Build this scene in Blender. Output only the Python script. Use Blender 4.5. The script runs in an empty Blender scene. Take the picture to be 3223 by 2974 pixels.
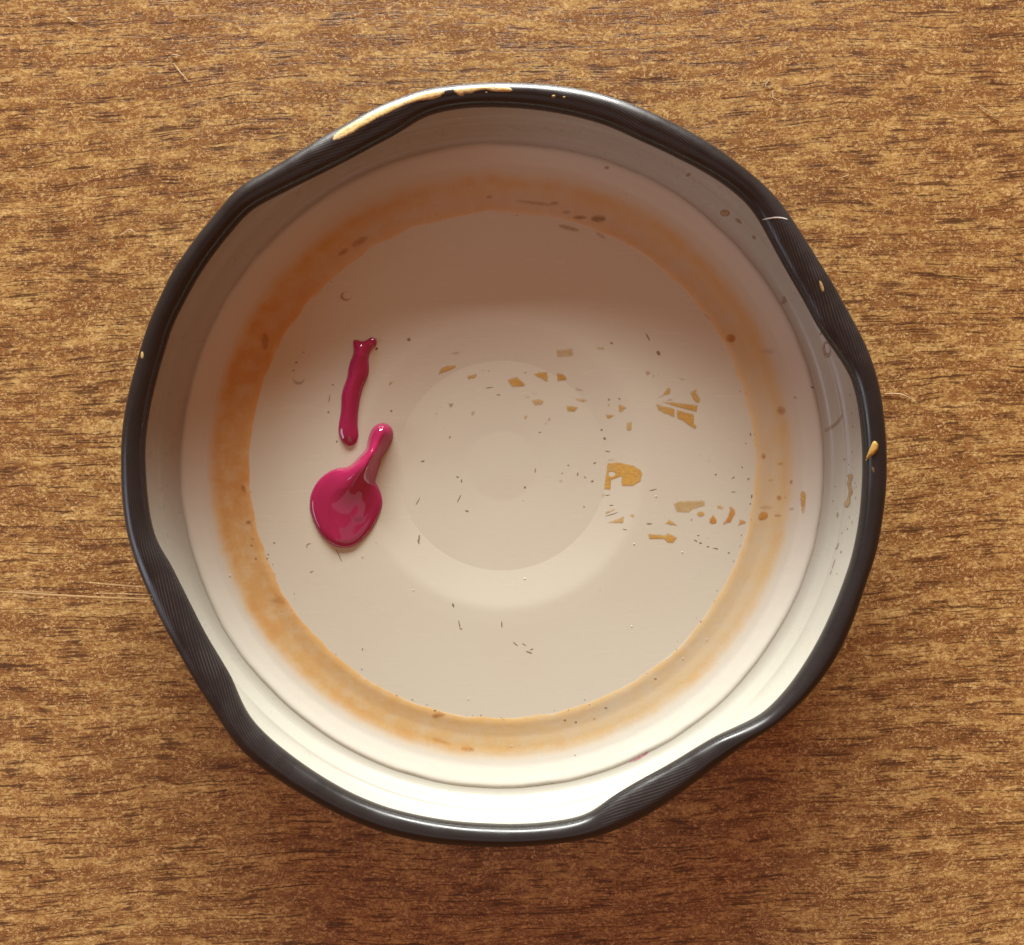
import bpy, bmesh, math, random
import numpy as np
from mathutils import Vector, noise
from mathutils.bvhtree import BVHTree
from mathutils.geometry import delaunay_2d_cdt

random.seed(7)
rng = np.random.default_rng(7)
MM = 0.001
scene = bpy.context.scene
col = scene.collection

# ------------------------------------------------------------------ camera
CAM_H = 100.0                    # mm above the table
F_SRC = 2912.0                   # focal length in photograph pixels (3223 wide)
CXP, CYP = 1611.5, 1487.0
cam_d = bpy.data.cameras.new('camera')
cam = bpy.data.objects.new('camera', cam_d)
col.objects.link(cam)
cam.location = (0, 0, CAM_H * MM)
cam_d.sensor_width = 36.0
cam_d.lens = 36.0 * F_SRC / 3223.0
cam_d.clip_start = 0.005
cam_d.clip_end = 20.0
cam_d.dof.use_dof = True
cam_d.dof.focus_distance = (CAM_H - 3.5) * MM
cam_d.dof.aperture_fstop = 48.0
scene.camera = cam

# ------------------------------------------------------------------ room light, window
world = bpy.data.worlds.new('World')
scene.world = world
world.use_nodes = True
bg = world.node_tree.nodes['Background']
bg.inputs['Color'].default_value = (1.0, 0.32, 0.09, 1)      # dim warm room
bg.inputs['Strength'].default_value = 0.31

def area_light(name, az, elev, dist, sx, sy, watts, color):
    d = bpy.data.lights.new(name, 'AREA')
    d.shape = 'RECTANGLE'
    d.size, d.size_y = sx, sy
    d.energy = watts
    d.color = color
    o = bpy.data.objects.new(name, d)
    col.objects.link(o)
    a, e = math.radians(az), math.radians(elev)
    v = Vector((math.sin(a) * math.cos(e), math.cos(a) * math.cos(e), math.sin(e)))
    o.location = v * dist
    o.rotation_euler = (-v).to_track_quat('-Z', 'Y').to_euler()
    return o
area_light('window_light', -4, 15.8, 1.2, 0.95, 0.31, 41.0, (1.0, 1.0, 0.95))
area_light('side_window_light', -102, 24, 1.3, 0.50, 0.40, 2.7, (0.72, 0.84, 1.0))

area_light('ceiling_bounce', 180, 62, 1.2, 1.0, 0.6, 0.7, (0.88, 0.94, 1.0))

scene.view_settings.view_transform = 'Standard'
scene.view_settings.look = 'None'
scene.view_settings.exposure = 0.0
scene.view_settings.gamma = 1.0
scene.render.engine = 'CYCLES'
scene.cycles.max_bounces = 8
scene.cycles.diffuse_bounces = 5
scene.cycles.glossy_bounces = 4
scene.cycles.transparent_max_bounces = 12

# ------------------------------------------------------------------ node helpers
class NT:
    def __init__(self, name):
        self.m = bpy.data.materials.new(name)
        self.m.use_nodes = True
        self.t = self.m.node_tree
        self.b = self.t.nodes['Principled BSDF']
        self.out = self.t.nodes['Material Output']
    def n(self, typ, **kw):
        x = self.t.nodes.new(typ)
        for k, v in kw.items():
            setattr(x, k, v)
        return x
    def link(self, a, b):
        self.t.links.new(a, b)
    def val(self, sock, v):
        if hasattr(v, 'is_linked') or hasattr(v, 'links'):
            self.link(v, sock)
        else:
            sock.default_value = v
    def math(self, op, a, b=None, c=None, clamp=False):
        x = self.n('ShaderNodeMath', operation=op)
        x.use_clamp = clamp
        self.val(x.inputs[0], a)
        if b is not None: self.val(x.inputs[1], b)
        if c is not None: self.val(x.inputs[2], c)
        return x.outputs[0]
    def mapping(self, vec, scale=(1, 1, 1), rot=(0, 0, 0), loc=(0, 0, 0)):
        x = self.n('ShaderNodeMapping')
        self.link(vec, x.inputs['Vector'])
        x.inputs['Scale'].default_value = scale
        x.inputs['Rotation'].default_value = rot
        x.inputs['Location'].default_value = loc
        return x.outputs[0]
    def noise(self, vec, scale=1.0, detail=2.0, rough=0.5, dist=0.0):
        x = self.n('ShaderNodeTexNoise')
        self.link(vec, x.inputs['Vector'])
        x.inputs['Scale'].default_value = scale
        x.inputs['Detail'].default_value = detail
        x.inputs['Roughness'].default_value = rough
        x.inputs['Distortion'].default_value = dist
        return x.outputs[0]
    def ramp(self, f, lo, hi, a=0.0, b=1.0, smooth=True):
        x = self.n('ShaderNodeMapRange')
        x.interpolation_type = 'SMOOTHSTEP' if smooth else 'LINEAR'
        self.val(x.inputs[0], f)
        x.inputs[1].default_value = lo
        x.inputs[2].default_value = hi
        x.inputs[3].default_value = a
        x.inputs[4].default_value = b
        return x.outputs[0]
    def mix(self, fac, a, b):
        x = self.n('ShaderNodeMix', data_type='RGBA')
        self.val(x.inputs[0], fac)
        for s, v in ((x.inputs[6], a), (x.inputs[7], b)):
            if isinstance(v, tuple):
                s.default_value = (*v, 1) if len(v) == 3 else v
            else:
                self.link(v, s)
        return x.outputs[2]
    def bump(self, h, strength, dist):
        x = self.n('ShaderNodeBump')
        x.inputs['Strength'].default_value = strength
        x.inputs['Distance'].default_value = dist
        self.link(h, x.inputs['Height'])
        self.link(x.outputs[0], self.b.inputs['Normal'])
        return x
    def attr(self, name):
        x = self.n('ShaderNodeAttribute')
        x.attribute_name = name
        return x

def mm_coords(t):
    tc = t.n('ShaderNodeTexCoord')
    return t.mapping(tc.outputs['Object'], scale=(1000, 1000, 1000))

# ------------------------------------------------------------------ materials
def make_wood():
    t = NT('wood_laminate')
    co = mm_coords(t)
    base = t.mapping(co, rot=(0, 0, math.radians(-2.2)))
    # slow waviness of the grain
    w1 = t.noise(t.mapping(base, scale=(0.030, 0.045, 1), loc=(3.1, 1.7, 0)), 1.0, 2.0)
    w2 = t.noise(t.mapping(base, scale=(0.35, 0.35, 1), loc=(9.1, 4.7, 0)), 1.0, 2.0)
    dy = t.math('ADD', t.math('MULTIPLY', t.math('SUBTRACT', w1, 0.5), 3.6),
                t.math('MULTIPLY', t.math('SUBTRACT', w2, 0.5), 0.45))
    cmb = t.n('ShaderNodeCombineXYZ')
    t.link(dy, cmb.inputs[1])
    va = t.n('ShaderNodeVectorMath', operation='ADD')
    t.link(base, va.inputs[0]); t.link(cmb.outputs[0], va.inputs[1])
    g = va.outputs[0]
    # broad brown bands
    band = t.noise(t.mapping(g, scale=(0.10, 0.50, 1)), 1.0, 4.0, 0.6)
    c = t.mix(t.ramp(band, 0.33, 0.66), (0.215, 0.092, 0.026), (0.33, 0.163, 0.050))
    red = t.noise(t.mapping(g, scale=(0.16, 0.40, 1), loc=(40, 8, 0)), 1.0, 3.0, 0.55)
    c = t.mix(t.ramp(red, 0.50, 0.72, 0, 0.45), c, (0.255, 0.100, 0.025))
    # tan mottling: soft patches broken into ragged crumbs
    mot = t.noise(t.mapping(g, scale=(0.60, 1.35, 1), loc=(5, 2, 0)), 1.0, 10.0, 0.78, 0.5)
    crumb = t.noise(t.mapping(g, scale=(2.0, 3.3, 1), loc=(21, 12, 0)), 1.0, 5.0, 0.70, 0.7)
    mm = t.math('ADD', t.math('ADD', t.math('MULTIPLY', mot, 0.60), t.math('MULTIPLY', crumb, 0.40)),
                t.math('MULTIPLY', t.math('SUBTRACT', band, 0.5), 0.30))
    tan = t.ramp(mm, 0.497, 0.535)
    c = t.mix(t.math('MULTIPLY', tan, 0.85), c, (0.52, 0.343, 0.113))
    pale = t.ramp(mm, 0.575, 0.615)
    c = t.mix(t.math('MULTIPLY', pale, 0.80), c, (0.80, 0.59, 0.26))
    # fine granular flecks, light and dark
    fine = t.noise(t.mapping(g, scale=(2.6, 3.6, 1), loc=(11, 3, 0)), 1.0, 6.0, 0.75, 0.9)
    fm = t.ramp(t.noise(t.mapping(g, scale=(0.35, 0.9, 1), loc=(81, 5, 0)), 1.0, 4.0, 0.65), 0.40, 0.56, 0.40, 1.0)
    c = t.mix(t.math('MULTIPLY', fm, t.ramp(fine, 0.535, 0.580, 0, 0.80)), c, (0.82, 0.60, 0.29))
    c = t.mix(t.math('MULTIPLY', fm, t.ramp(fine, 0.47, 0.39, 0, 0.70)), c, (0.15, 0.060, 0.020))
    # curly pale fibres
    fib = t.noise(t.mapping(g, scale=(1.0, 1.7, 1), loc=(71, 33, 0)), 1.0, 4.0, 0.65, 1.8)
    ridge = t.math('ABSOLUTE', t.math('SUBTRACT', fib, 0.5))
    c = t.mix(t.ramp(ridge, 0.014, 0.0, 0, 0.50), c, (0.64, 0.41, 0.19))
    # dark pores: short broken dashes along the grain
    rag = t.noise(t.mapping(g, scale=(2.4, 3.2, 1), loc=(17, 29, 0)), 1.0, 4.0, 0.7)
    ragm = t.math('MULTIPLY', t.math('SUBTRACT', rag, 0.5), 0.32)
    brk = t.math('MULTIPLY', t.math('SUBTRACT', t.noise(t.mapping(g, scale=(0.32, 0.8, 1), loc=(7, 19, 0)), 1.0, 3.0, 0.6), 0.5), 0.50)
    acc = None
    for (sx, sy, lx, ly, lo, hi, k) in ((0.10, 1.9, 2, 9, 0.63, 0.69, 0.70), (0.10, 3.0, 52, 19, 0.62, 0.69, 0.88), (0.22, 3.4, 31, 77, 0.62, 0.69, 0.75), (0.11, 5.0, 12, 47, 0.60, 0.67, 0.80)):
        st = t.noise(t.mapping(g, scale=(sx, sy, 1), loc=(lx, ly, 0)), 1.0, 3.0, 0.55)
        s = t.math('ADD', t.math('ADD', st, brk), ragm)
        d = t.ramp(s, lo, hi, 0, k)
        acc = d if acc is None else t.math('MAXIMUM', acc, d)
        soft = t.ramp(s, lo - 0.08, hi, 0, 0.30)
        c = t.mix(soft, c, (0.19, 0.070, 0.022))
    c = t.mix(acc, c, (0.082, 0.036, 0.015))
    t.link(c, t.b.inputs['Base Color'])
    t.b.inputs['Roughness'].default_value = 0.36
    t.b.inputs['Specular IOR Level'].default_value = 0.45
    h = t.math('SUBTRACT', t.math('MULTIPLY', fine, 0.7), t.math('MULTIPLY', acc, 0.7))
    t.bump(h, 0.30, 0.00010)
    return t.m

def make_enamel(name, color, rough, tint, amt):
    t = NT(name)
    co = mm_coords(t)
    n1 = t.noise(t.mapping(co, scale=(0.09, 0.09, 0.09)), 1.0, 3.0, 0.6)
    n2 = t.noise(t.mapping(co, scale=(0.5, 0.5, 0.5), loc=(3, 3, 3)), 1.0, 5.0, 0.65)
    c = t.mix(t.ramp(n1, 0.35, 0.68, 0, amt), color, tint)
    c = t.mix(t.ramp(n2, 0.55, 0.75, 0, 0.22), c, tuple(x * 0.93 for x in color))
    wipe = t.noise(t.mapping(co, scale=(0.10, 1.1, 0.5), rot=(0, 0, 0.12), loc=(8, 1, 0)), 1.0, 5.0, 0.7, 0.3)
    c = t.mix(t.ramp(wipe, 0.56, 0.72, 0, 0.16), c, tint)
    t.link(c, t.b.inputs['Base Color'])
    rr = t.math('ADD', t.ramp(n2, 0.3, 0.7, rough * 0.85, rough * 1.2), t.ramp(wipe, 0.5, 0.7, 0, 0.10))
    t.link(rr, t.b.inputs['Roughness'])
    t.b.inputs['Specular IOR Level'].default_value = 0.5
    f = t.noise(t.mapping(co, scale=(1.2, 1.2, 1.2)), 1.0, 3.0, 0.5)
    t.bump(f, 0.12, 0.00005)
    return t.m

def make_ring():
    t = NT('sealing_compound')
    a = t.attr('stain')
    co = mm_coords(t)
    n = t.noise(t.mapping(co, scale=(0.55, 0.55, 0.55)), 1.0, 5.0, 0.65)
    n2 = t.noise(t.mapping(co, scale=(2.2, 2.2, 2.2)), 1.0, 4.0, 0.7)
    sep = t.n('ShaderNodeSeparateColor')
    t.link(a.outputs['Color'], sep.inputs[0])
    cov = t.math('MULTIPLY', sep.outputs[0], t.ramp(n, 0.28, 0.62, 0.72, 1.12), clamp=True)
    c = t.mix(cov, (0.64, 0.635, 0.565), (0.71, 0.53, 0.235))
    deep = t.math('MULTIPLY', sep.outputs[1], t.ramp(n, 0.3, 0.65, 0.5, 1.1), clamp=True)
    c = t.mix(deep, c, (0.58, 0.255, 0.075))
    speck = t.math('MULTIPLY', t.ramp(n2, 0.66, 0.76), sep.outputs[2], clamp=True)
    c = t.mix(t.math('MULTIPLY', speck, 0.7), c, (0.33, 0.13, 0.04))
    t.link(c, t.b.inputs['Base Color'])
    t.b.inputs['Roughness'].default_value = 0.38
    t.b.inputs['Specular IOR Level'].default_value = 0.45
    t.bump(n, 0.25, 0.00012)
    return t.m

def make_black():
    t = NT('black_lacquer')
    uv = t.n('ShaderNodeUVMap'); uv.uv_map = 'rim'
    sp = t.n('ShaderNodeSeparateXYZ')
    t.link(uv.outputs[0], sp.inputs[0])
    ph = t.math('ADD', t.math('MULTIPLY', sp.outputs[1], 26.0), t.math('MULTIPLY', sp.outputs[0], 4.5))
    s = t.math('SINE', ph)
    line = t.ramp(s, 0.2, 0.95)
    co = mm_coords(t)
    n = t.noise(t.mapping(co, scale=(0.35, 0.35, 0.35)), 1.0, 4.0, 0.6)
    lg = t.attr('lug')
    line = t.math('MULTIPLY', t.math('MULTIPLY', line, t.ramp(n, 0.35, 0.6, 0.3, 1.0)), t.ramp(lg.outputs['Fac'], 0.0, 0.8, 0.10, 1.0))
    c = t.mix(line, (0.018, 0.0175, 0.0185), (0.058, 0.056, 0.058))
    scuff = t.noise(t.mapping(co, scale=(2.5, 2.5, 2.5)), 1.0, 5.0, 0.7)
    c = t.mix(t.ramp(scuff, 0.72, 0.80, 0, 0.5), c, (0.12, 0.11, 0.10))
    t.link(c, t.b.inputs['Base Color'])
    t.link(t.ramp(n, 0.3, 0.7, 0.22, 0.32), t.b.inputs['Roughness'])
    t.b.inputs['Specular IOR Level'].default_value = 0.55
    t.bump(line, 0.10, 0.00003)
    return t.m

def make_film(name, color, dark, rough=0.35, spec=0.4, scale=0.8):
    """Dried residue: thin film whose edge fades where the attribute 'cover' falls to nothing."""
    t = NT(name)
    a = t.attr('cover')
    co = mm_coords(t)
    n = t.noise(t.mapping(co, scale=(scale,) * 3), 1.0, 5.0, 0.65)
    c = t.mix(t.ramp(n, 0.35, 0.68), color, dark)
    t.link(c, t.b.inputs['Base Color'])
    t.b.inputs['Roughness'].default_value = rough
    t.b.inputs['Specular IOR Level'].default_value = spec
    n2 = t.noise(t.mapping(co, scale=(2.6, 5.0, 4.0)), 1.0, 4.0, 0.7)
    al = t.math('MULTIPLY', t.math('MULTIPLY', a.outputs['Fac'], t.ramp(n, 0.25, 0.55, 0.78, 1.0)), t.ramp(n2, 0.36, 0.52, 0.60, 1.0), clamp=True)
    t.link(al, t.b.inputs['Alpha'])
    return t.m

def make_plain(name, color, rough=0.4, spec=0.5, var=0.85, coat=0.0, scale=1.5):
    t = NT(name)
    co = mm_coords(t)
    n = t.noise(t.mapping(co, scale=(scale,) * 3), 1.0, 4.0, 0.6)
    c = t.mix(t.ramp(n, 0.3, 0.7), color, tuple(x * var for x in color))
    t.link(c, t.b.inputs['Base Color'])
    t.b.inputs['Roughness'].default_value = rough
    t.b.inputs['Specular IOR Level'].default_value = spec
    t.b.inputs['Coat Weight'].default_value = coat
    t.b.inputs['Coat Roughness'].default_value = 0.03
    return t.m

M = {
    'wood': make_wood(),
    'floor': make_enamel('beige_enamel', (0.635, 0.635, 0.525), 0.22, (0.635, 0.61, 0.51), 0.5),
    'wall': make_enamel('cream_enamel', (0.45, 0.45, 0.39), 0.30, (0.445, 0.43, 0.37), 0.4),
    'ring': make_ring(),
    'black': make_black(),
    'ochre': make_film('ochre_residue', (0.66, 0.43, 0.115), (0.58, 0.34, 0.075)),
    'orange': make_film('orange_residue', (0.66, 0.34, 0.075), (0.56, 0.25, 0.05)),
    'pale': make_film('pale_residue', (0.66, 0.48, 0.20), (0.58, 0.40, 0.15)),
    'brown': make_film('brown_residue', (0.42, 0.27, 0.13), (0.33, 0.18, 0.075)),
    'rust': make_film('rust_residue', (0.50, 0.22, 0.075), (0.42, 0.17, 0.05)),
    'drip': make_film('dried_drip', (0.45, 0.33, 0.19), (0.38, 0.25, 0.13)),
    'smear': make_film('yellow_smear', (0.78, 0.62, 0.32), (0.70, 0.49, 0.17), 0.25, 0.5, 0.6),
    'pinkfilm': make_film('pink_film', (0.66, 0.06, 0.20), (0.55, 0.04, 0.15)),
    'purple': make_film('purple_smudge', (0.28, 0.20, 0.26), (0.24, 0.16, 0.22)),
    'dirt': make_plain('dark_dirt', (0.29, 0.225, 0.17), 0.7, 0.2),
    'dust': make_plain('white_dust', (0.85, 0.83, 0.78), 0.8, 0.2),
    'lint': make_plain('pale_lint', (0.74, 0.60, 0.40), 0.7, 0.2, 0.85),
    'hairline': make_plain('bare_metal_scratch', (0.72, 0.70, 0.68), 0.4, 0.5),
    'scratch': make_plain('bare_laminate_scratch', (0.62, 0.43, 0.20), 0.6, 0.3, 0.80, 0.0, 3.0),
    'paint': make_plain('magenta_paint', (0.41, 0.022, 0.102), 0.07, 0.5, 0.93, 0.6, 0.4),
}

# ------------------------------------------------------------------ object helpers
def link_mesh(name, verts, faces, mat, parent=None, smooth=True):
    me = bpy.data.meshes.new(name)
    me.from_pydata([tuple(v) for v in verts], [], [tuple(f) for f in faces])
    me.materials.append(mat)
    if smooth:
        me.shade_smooth()
    me.update()
    o = bpy.data.objects.new(name, me)
    col.objects.link(o)
    if parent is not None:
        o.parent = parent
    return o

def tag(o, label=None, cat=None, group=None, kind=None):
    if label: o['label'] = label
    if cat: o['category'] = cat
    if group: o['group'] = group
    if kind: o['kind'] = kind
    return o

def grid_ring(fn, nt, rows, closed_rows=False):
    """fn(theta index array) -> (rows, nt, 3)"""
    P = fn
    verts = P.reshape(-1, 3)
    faces = []
    R = rows
    for i in range(R if closed_rows else R - 1):
        a, b = i * nt, ((i + 1) % R) * nt
        for j in range(nt):
            k = (j + 1) % nt
            faces.append((a + j, a + k, b + k, b + j))
    return verts, faces

# ------------------------------------------------------------------ tabletop
S = 0.5
n = 8
tv = [(-S + 2 * S * i / n, -S + 2 * S * j / n, 0.0) for j in range(n + 1) for i in range(n + 1)]
tf = [(j * (n + 1) + i, j * (n + 1) + i + 1, (j + 1) * (n + 1) + i + 1, (j + 1) * (n + 1) + i) for j in range(n) for i in range(n)]
k = len(tv)
tv += [(x, y, -0.022) for (x, y, z) in tv[:k]]
tf += [tuple(k + a for a in reversed(f)) for f in tf[:n * n]]
def vid(i, j): return j * (n + 1) + i
for i in range(n):
    for (a, b) in ((vid(i, 0), vid(i + 1, 0)), (vid(i + 1, n), vid(i, n)), (vid(0, i + 1), vid(0, i)), (vid(n, i), vid(n, i + 1))):
        tf.append((a, a + k, b + k, b))
table = link_mesh('tabletop', tv, tf, M['wood'], smooth=False)
tag(table, 'brown wood grain laminate tabletop under the jar lid', kind='structure')

# ------------------------------------------------------------------ jar lid
CX, CY = -1.08, 0.75             # lid centre on the table, mm

OUT = [(421,1200),(441,1128),(468,1035),(509,941),(553,848),(600,784),(630,740),(674,690),(709,646),(740,608),(765,586),(806,564),(863,533),(913,501),(970,466),(1014,438),(1055,416),(1114,382),(1165,353),(1212,331),(1260,314),(1327,289),(1404,277),(1520,267),(1629,267),(1739,274),(1849,291),(1959,322),(2069,369),(2179,425),(2261,476),(2343,537),(2394,580),(2442,626),(2481,682),(2529,755),(2572,825),(2611,885),(2658,972),(2702,1050),(2736,1128),(2754,1184),(2768,1250),(2777,1320),(2783,1390),(2785,1460),(2780,1568),(2769,1650),(2749,1750),(2723,1823),(2693,1915),(2643,2038),(2595,2116),(2535,2190),(2439,2278),(2349,2331),(2259,2397),(2139,2490),(2049,2553),(1960,2597),(1870,2630),(1720,2652),(1599,2659),(1479,2656),(1359,2647),(1239,2623),(1119,2581),(1000,2521),(880,2449),(790,2383),(736,2325),(700,2268),(671,2223),(623,2150),(574,2062),(520,1965),(472,1863),(430,1760),(406,1678),(391,1570),(388,1473),(388,1400),(400,1290)]
INN = [(490,1200),(515,1112),(542,1024),(581,947),(630,859),(702,759),(734,721),(762,687),(784,665),(806,649),(850,627),(913,595),(976,564),(1039,533),(1102,501),(1165,466),(1212,441),(1260,416),(1300,387),(1338,365),(1393,349),(1465,338),(1575,336),(1684,344),(1794,362),(1904,392),(2014,442),(2124,493),(2207,535),(2273,575),(2342,630),(2374,669),(2397,708),(2438,786),(2481,864),(2529,946),(2572,1028),(2615,1089),(2654,1145),(2680,1188),(2697,1250),(2711,1350),(2716,1460),(2713,1546),(2702,1655),(2682,1754),(2650,1849),(2612,1940),(2583,2002),(2535,2086),(2481,2164),(2433,2218),(2397,2250),(2337,2280),(2259,2313),(2187,2355),(2109,2403),(2019,2451),(1936,2499),(1882,2541),(1852,2562),(1798,2578),(1690,2592),(1600,2595),(1539,2593),(1419,2584),(1299,2563),(1209,2539),(1119,2503),(1030,2455),(940,2395),(850,2324),(796,2270),(769,2228),(730,2131),(691,2067),(647,1994),(608,1916),(569,1838),(535,1770),(496,1712),(479,1663),(467,1595),(458,1497),(455,1400),(468,1300)]

NT_ = 720
TH = np.linspace(0, 2 * np.pi, NT_, endpoint=False)
def polar(pts, z, sig):
    p = np.array(pts, float)
    d = (CAM_H - z) / F_SRC
    x = (p[:, 0] - CXP) * d - CX
    y = (CYP - p[:, 1]) * d - CY
    th = np.mod(np.arctan2(y, x), 2 * np.pi)
    r = np.hypot(x, y)
    o = np.argsort(th)
    rr = np.interp(TH, th[o], r[o], period=2 * np.pi)
    w = int(4 * sig) + 1
    ker = np.exp(-0.5 * (np.arange(-w, w + 1) / sig) ** 2); ker /= ker.sum()
    return np.convolve(np.concatenate([rr[-w:], rr, rr[:w]]), ker, 'valid')
Z_C, H_C = 8.45, 2.5
RO = polar(OUT, Z_C, 3.0)
RI = polar(INN, Z_C - 0.1, 2.6)
RC, RW = (RO + RI) / 2, (RO - RI) / 2
cosT, sinT = np.cos(TH), np.sin(TH)
R_OUT_MAX = RO.max()

lid = bpy.data.objects.new('jar_lid', None)
lid.empty_display_size = 0.02
lid.location = (CX * MM, CY * MM, 0)
col.objects.link(lid)
tag(lid, 'upturned black rimmed metal jar lid with beige enamel inside, holding wet magenta paint', 'jar lid')

def ring_mesh(name, prof, mat, parent, closed=False):
    """prof: list of (r array or float, z array or float) in mm, round the lid's axis"""
    P = np.zeros((len(prof), NT_, 3))
    for i, (r, z) in enumerate(prof):
        P[i, :, 0] = r * cosT * MM
        P[i, :, 1] = r * sinT * MM
        P[i, :, 2] = z * MM if not np.isscalar(z) else z * MM
    v, f = grid_ring(P, NT_, len(prof), closed)
    return link_mesh(name, v, f, mat, parent)

def smooth_profile(pts, n, sig=0):
    p = np.array(pts, float)
    s = np.concatenate([[0], np.cumsum(np.hypot(*np.diff(p, axis=0).T))])
    q = np.linspace(0, s[-1], n)
    out = np.stack([np.interp(q, s, p[:, 0]), np.interp(q, s, p[:, 1])], 1)
    if sig:
        w = int(3 * sig)
        ker = np.exp(-0.5 * (np.arange(-w, w + 1) / sig) ** 2); ker /= ker.sum()
        for c in (0, 1):
            a = out[:, c]
            pad = np.concatenate([2 * a[0] - a[w:0:-1], a, 2 * a[-1] - a[-2:-w - 2:-1]])
            out[:, c] = np.convolve(pad, ker, 'valid')
    return out

# base panel, from the crease of the safety button out to under the sealing ring
bp = smooth_profile([(11.2, 1.08), (15.2, 1.53), (17.0, 1.555), (27.1, 1.555)], 90, 2.0)
panel = ring_mesh('base_panel', [(r, z) for r, z in bp], M['floor'], lid)

# safety button: shallow dished disc with a flat middle
bt = smooth_profile([(0.02, 0.85), (3.72, 0.85), (3.73, 0.85), (11.2, 1.082)], 60)
vb, fb = None, None
btn = ring_mesh('safety_button', [(r, z) for r, z in bt], M['floor'], panel)
me = btn.data
bm = bmesh.new(); bm.from_mesh(me)
bmesh.ops.contextual_create(bm, geom=[v for v in bm.verts if v.co.xy.length < 0.03 * MM])
bm.normal_update(); bm.to_mesh(me); bm.free(); me.shade_smooth()

# sealing ring (flowed-in compound): imprinted groove, rising outward to a ragged lip
sp = smooth_profile([(26.60, 1.50), (26.90, 1.575), (27.4, 1.585), (28.1, 1.50), (28.9, 1.42), (30.2, 1.40), (31.0, 1.45), (32.0, 1.60), (33.0, 1.92), (33.7, 2.17), (34.00, 2.19), (34.14, 2.06)], 64, 1.3)
nz1 = np.array([noise.fractal(Vector((math.cos(a) * 9, math.sin(a) * 9, 2.0)), 1.0, 2.0, 4) for a in TH])
nz2 = np.array([noise.fractal(Vector((math.cos(a) * 3, math.sin(a) * 3, 7.0)), 1.0, 2.0, 3) for a in TH])
prof = []
for i, (r, z) in enumerate(sp):
    wi = np.clip((28.0 - r) / 1.2, 0, 1)
    wo = np.clip((r - 32.8) / 1.2, 0, 1)
    prof.append((r + wi * (0.13 * nz1 + 0.10 * nz2) + wo * (0.07 * nz1 + 0.20 * nz2), np.full(NT_, z)))
ring = ring_mesh('sealing_ring', prof, M['ring'], lid)
ca = ring.data.color_attributes.new('stain', 'FLOAT_COLOR', 'POINT')
colr = np.zeros((len(sp), NT_, 4), np.float32); colr[..., 3] = 1
deg = np.degrees(TH)
def ang(c, w):        # bump in angle
    d = (deg - c + 180) % 360 - 180
    return np.exp(-0.5 * (d / w) ** 2)
wob = 0.5 * nz1 + 0.6 * nz2
for i, (r, z) in enumerate(sp):
    rr = r - 0.25 * wob
    band = np.clip((rr - 26.7) / 0.25, 0, 1) * np.clip((31.2 - rr) / 0.9, 0, 1)
    edge = np.exp(-0.5 * ((rr - 30.45) / 0.38) ** 2) + 0.55 * np.exp(-0.5 * ((rr - 27.0) / 0.35) ** 2)
    strong = np.clip(0.92 * ang(172, 24) + 0.28 * ang(130, 35) + 0.12 * ang(85, 45) + 0.40 * ang(215, 22) + 0.25 * ang(250, 25), 0, 1)
    outer = np.exp(-0.5 * ((rr - 30.5) / 0.42) ** 2)
    inner = np.exp(-0.5 * ((rr - 27.1) / 0.40) ** 2)
    soft = np.clip((rr - 26.7) / 0.3, 0, 1) * np.clip((31.6 - rr) / 1.5, 0, 1)
    cover = soft * (0.70 + 0.30 * strong + 0.25 * outer + 0.22 * inner + 0.10 * nz2)
    cover *= np.where((deg > 280) | (deg < 20), 0.85, 1.0)
    # faint extra tint reaching outward over the upper half of the ring
    cover = cover + 0.28 * np.clip(ang(95, 60), 0, 1) * np.clip((34.4 - r) / 2.5, 0, 1) * (r > 29)
    cover *= 1 - 0.45 * ang(88, 50)
    colr[i, :, 0] = np.clip(cover, 0, 1)
    colr[i, :, 1] = np.clip(soft * (0.80 * strong * (0.75 + 0.35 * nz2) + 0.26 * outer * (0.6 + 0.9 * nz1) * (1 - 0.5 * ang(40, 40)) + 0.10 * inner * (0.4 + nz2)), 0, 1)
    colr[i, :, 2] = np.clip(np.exp(-0.5 * ((rr - 27.2) / 0.5) ** 2) + 0.35 * band, 0, 1)
ca.data.foreach_set('color', colr.reshape(-1))

# inner wall: fillet, straight part, bead crease, flare up under the curl
F = RO - 1.0
mixl = lambda a, t_: a * (1 - t_) + F * t_
wall_prof = [(33.6, 1.85), (33.95, 2.02), (34.25, 2.09), (34.5, 2.17), (34.75, 2.30), (35.0, 2.5), (35.2, 2.9), (35.36, 3.4), (35.47, 3.9), (35.52, 4.12),
             (mixl(35.66, .1), 4.3), (mixl(35.85, .2), 4.6), (mixl(36.0, .35), 5.1), (mixl(36.1, .5), 5.7), (mixl(36.1, .7), 6.4), (mixl(36.1, .9), 7.2), (RO - 0.75, 8.0)]
wp = [(np.full(NT_, r) if np.isscalar(r) else r, z) for r, z in wall_prof]
fine = []
for i in range(len(wp) - 1):
    for t_ in (0, 0.34, 0.67):
        fine.append((wp[i][0] * (1 - t_) + wp[i + 1][0] * t_, wp[i][1] * (1 - t_) + wp[i + 1][1] * t_))
fine.append(wp[-1])
wall = ring_mesh('inner_wall', fine, M['wall'], lid)

# black outer shell: underside panel, corner, skirt up to the curl
BASE = np.full(NT_, 36.0)
shell_prof = [(0.02, 0.50), (26.4, 0.50), (27.0, 0.35), (28.0, 0.06), (30.0, 0.0), (33.6, 0.0), (34.8, 0.25), (35.6, 0.9), (36.0, 1.9), (36.1, 3.2),
              (mixl(36.15, .15), 4.4), (RO - 0.62, 5.8), (RO - 0.40, 7.0), (RO - 0.3, 7.6)]
sp2 = [(np.full(NT_, r) if np.isscalar(r) else r, z) for r, z in shell_prof]
shell = ring_mesh('outer_skirt', sp2, M['black'], lid)
shell.data.uv_layers.new(name='rim')

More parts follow.
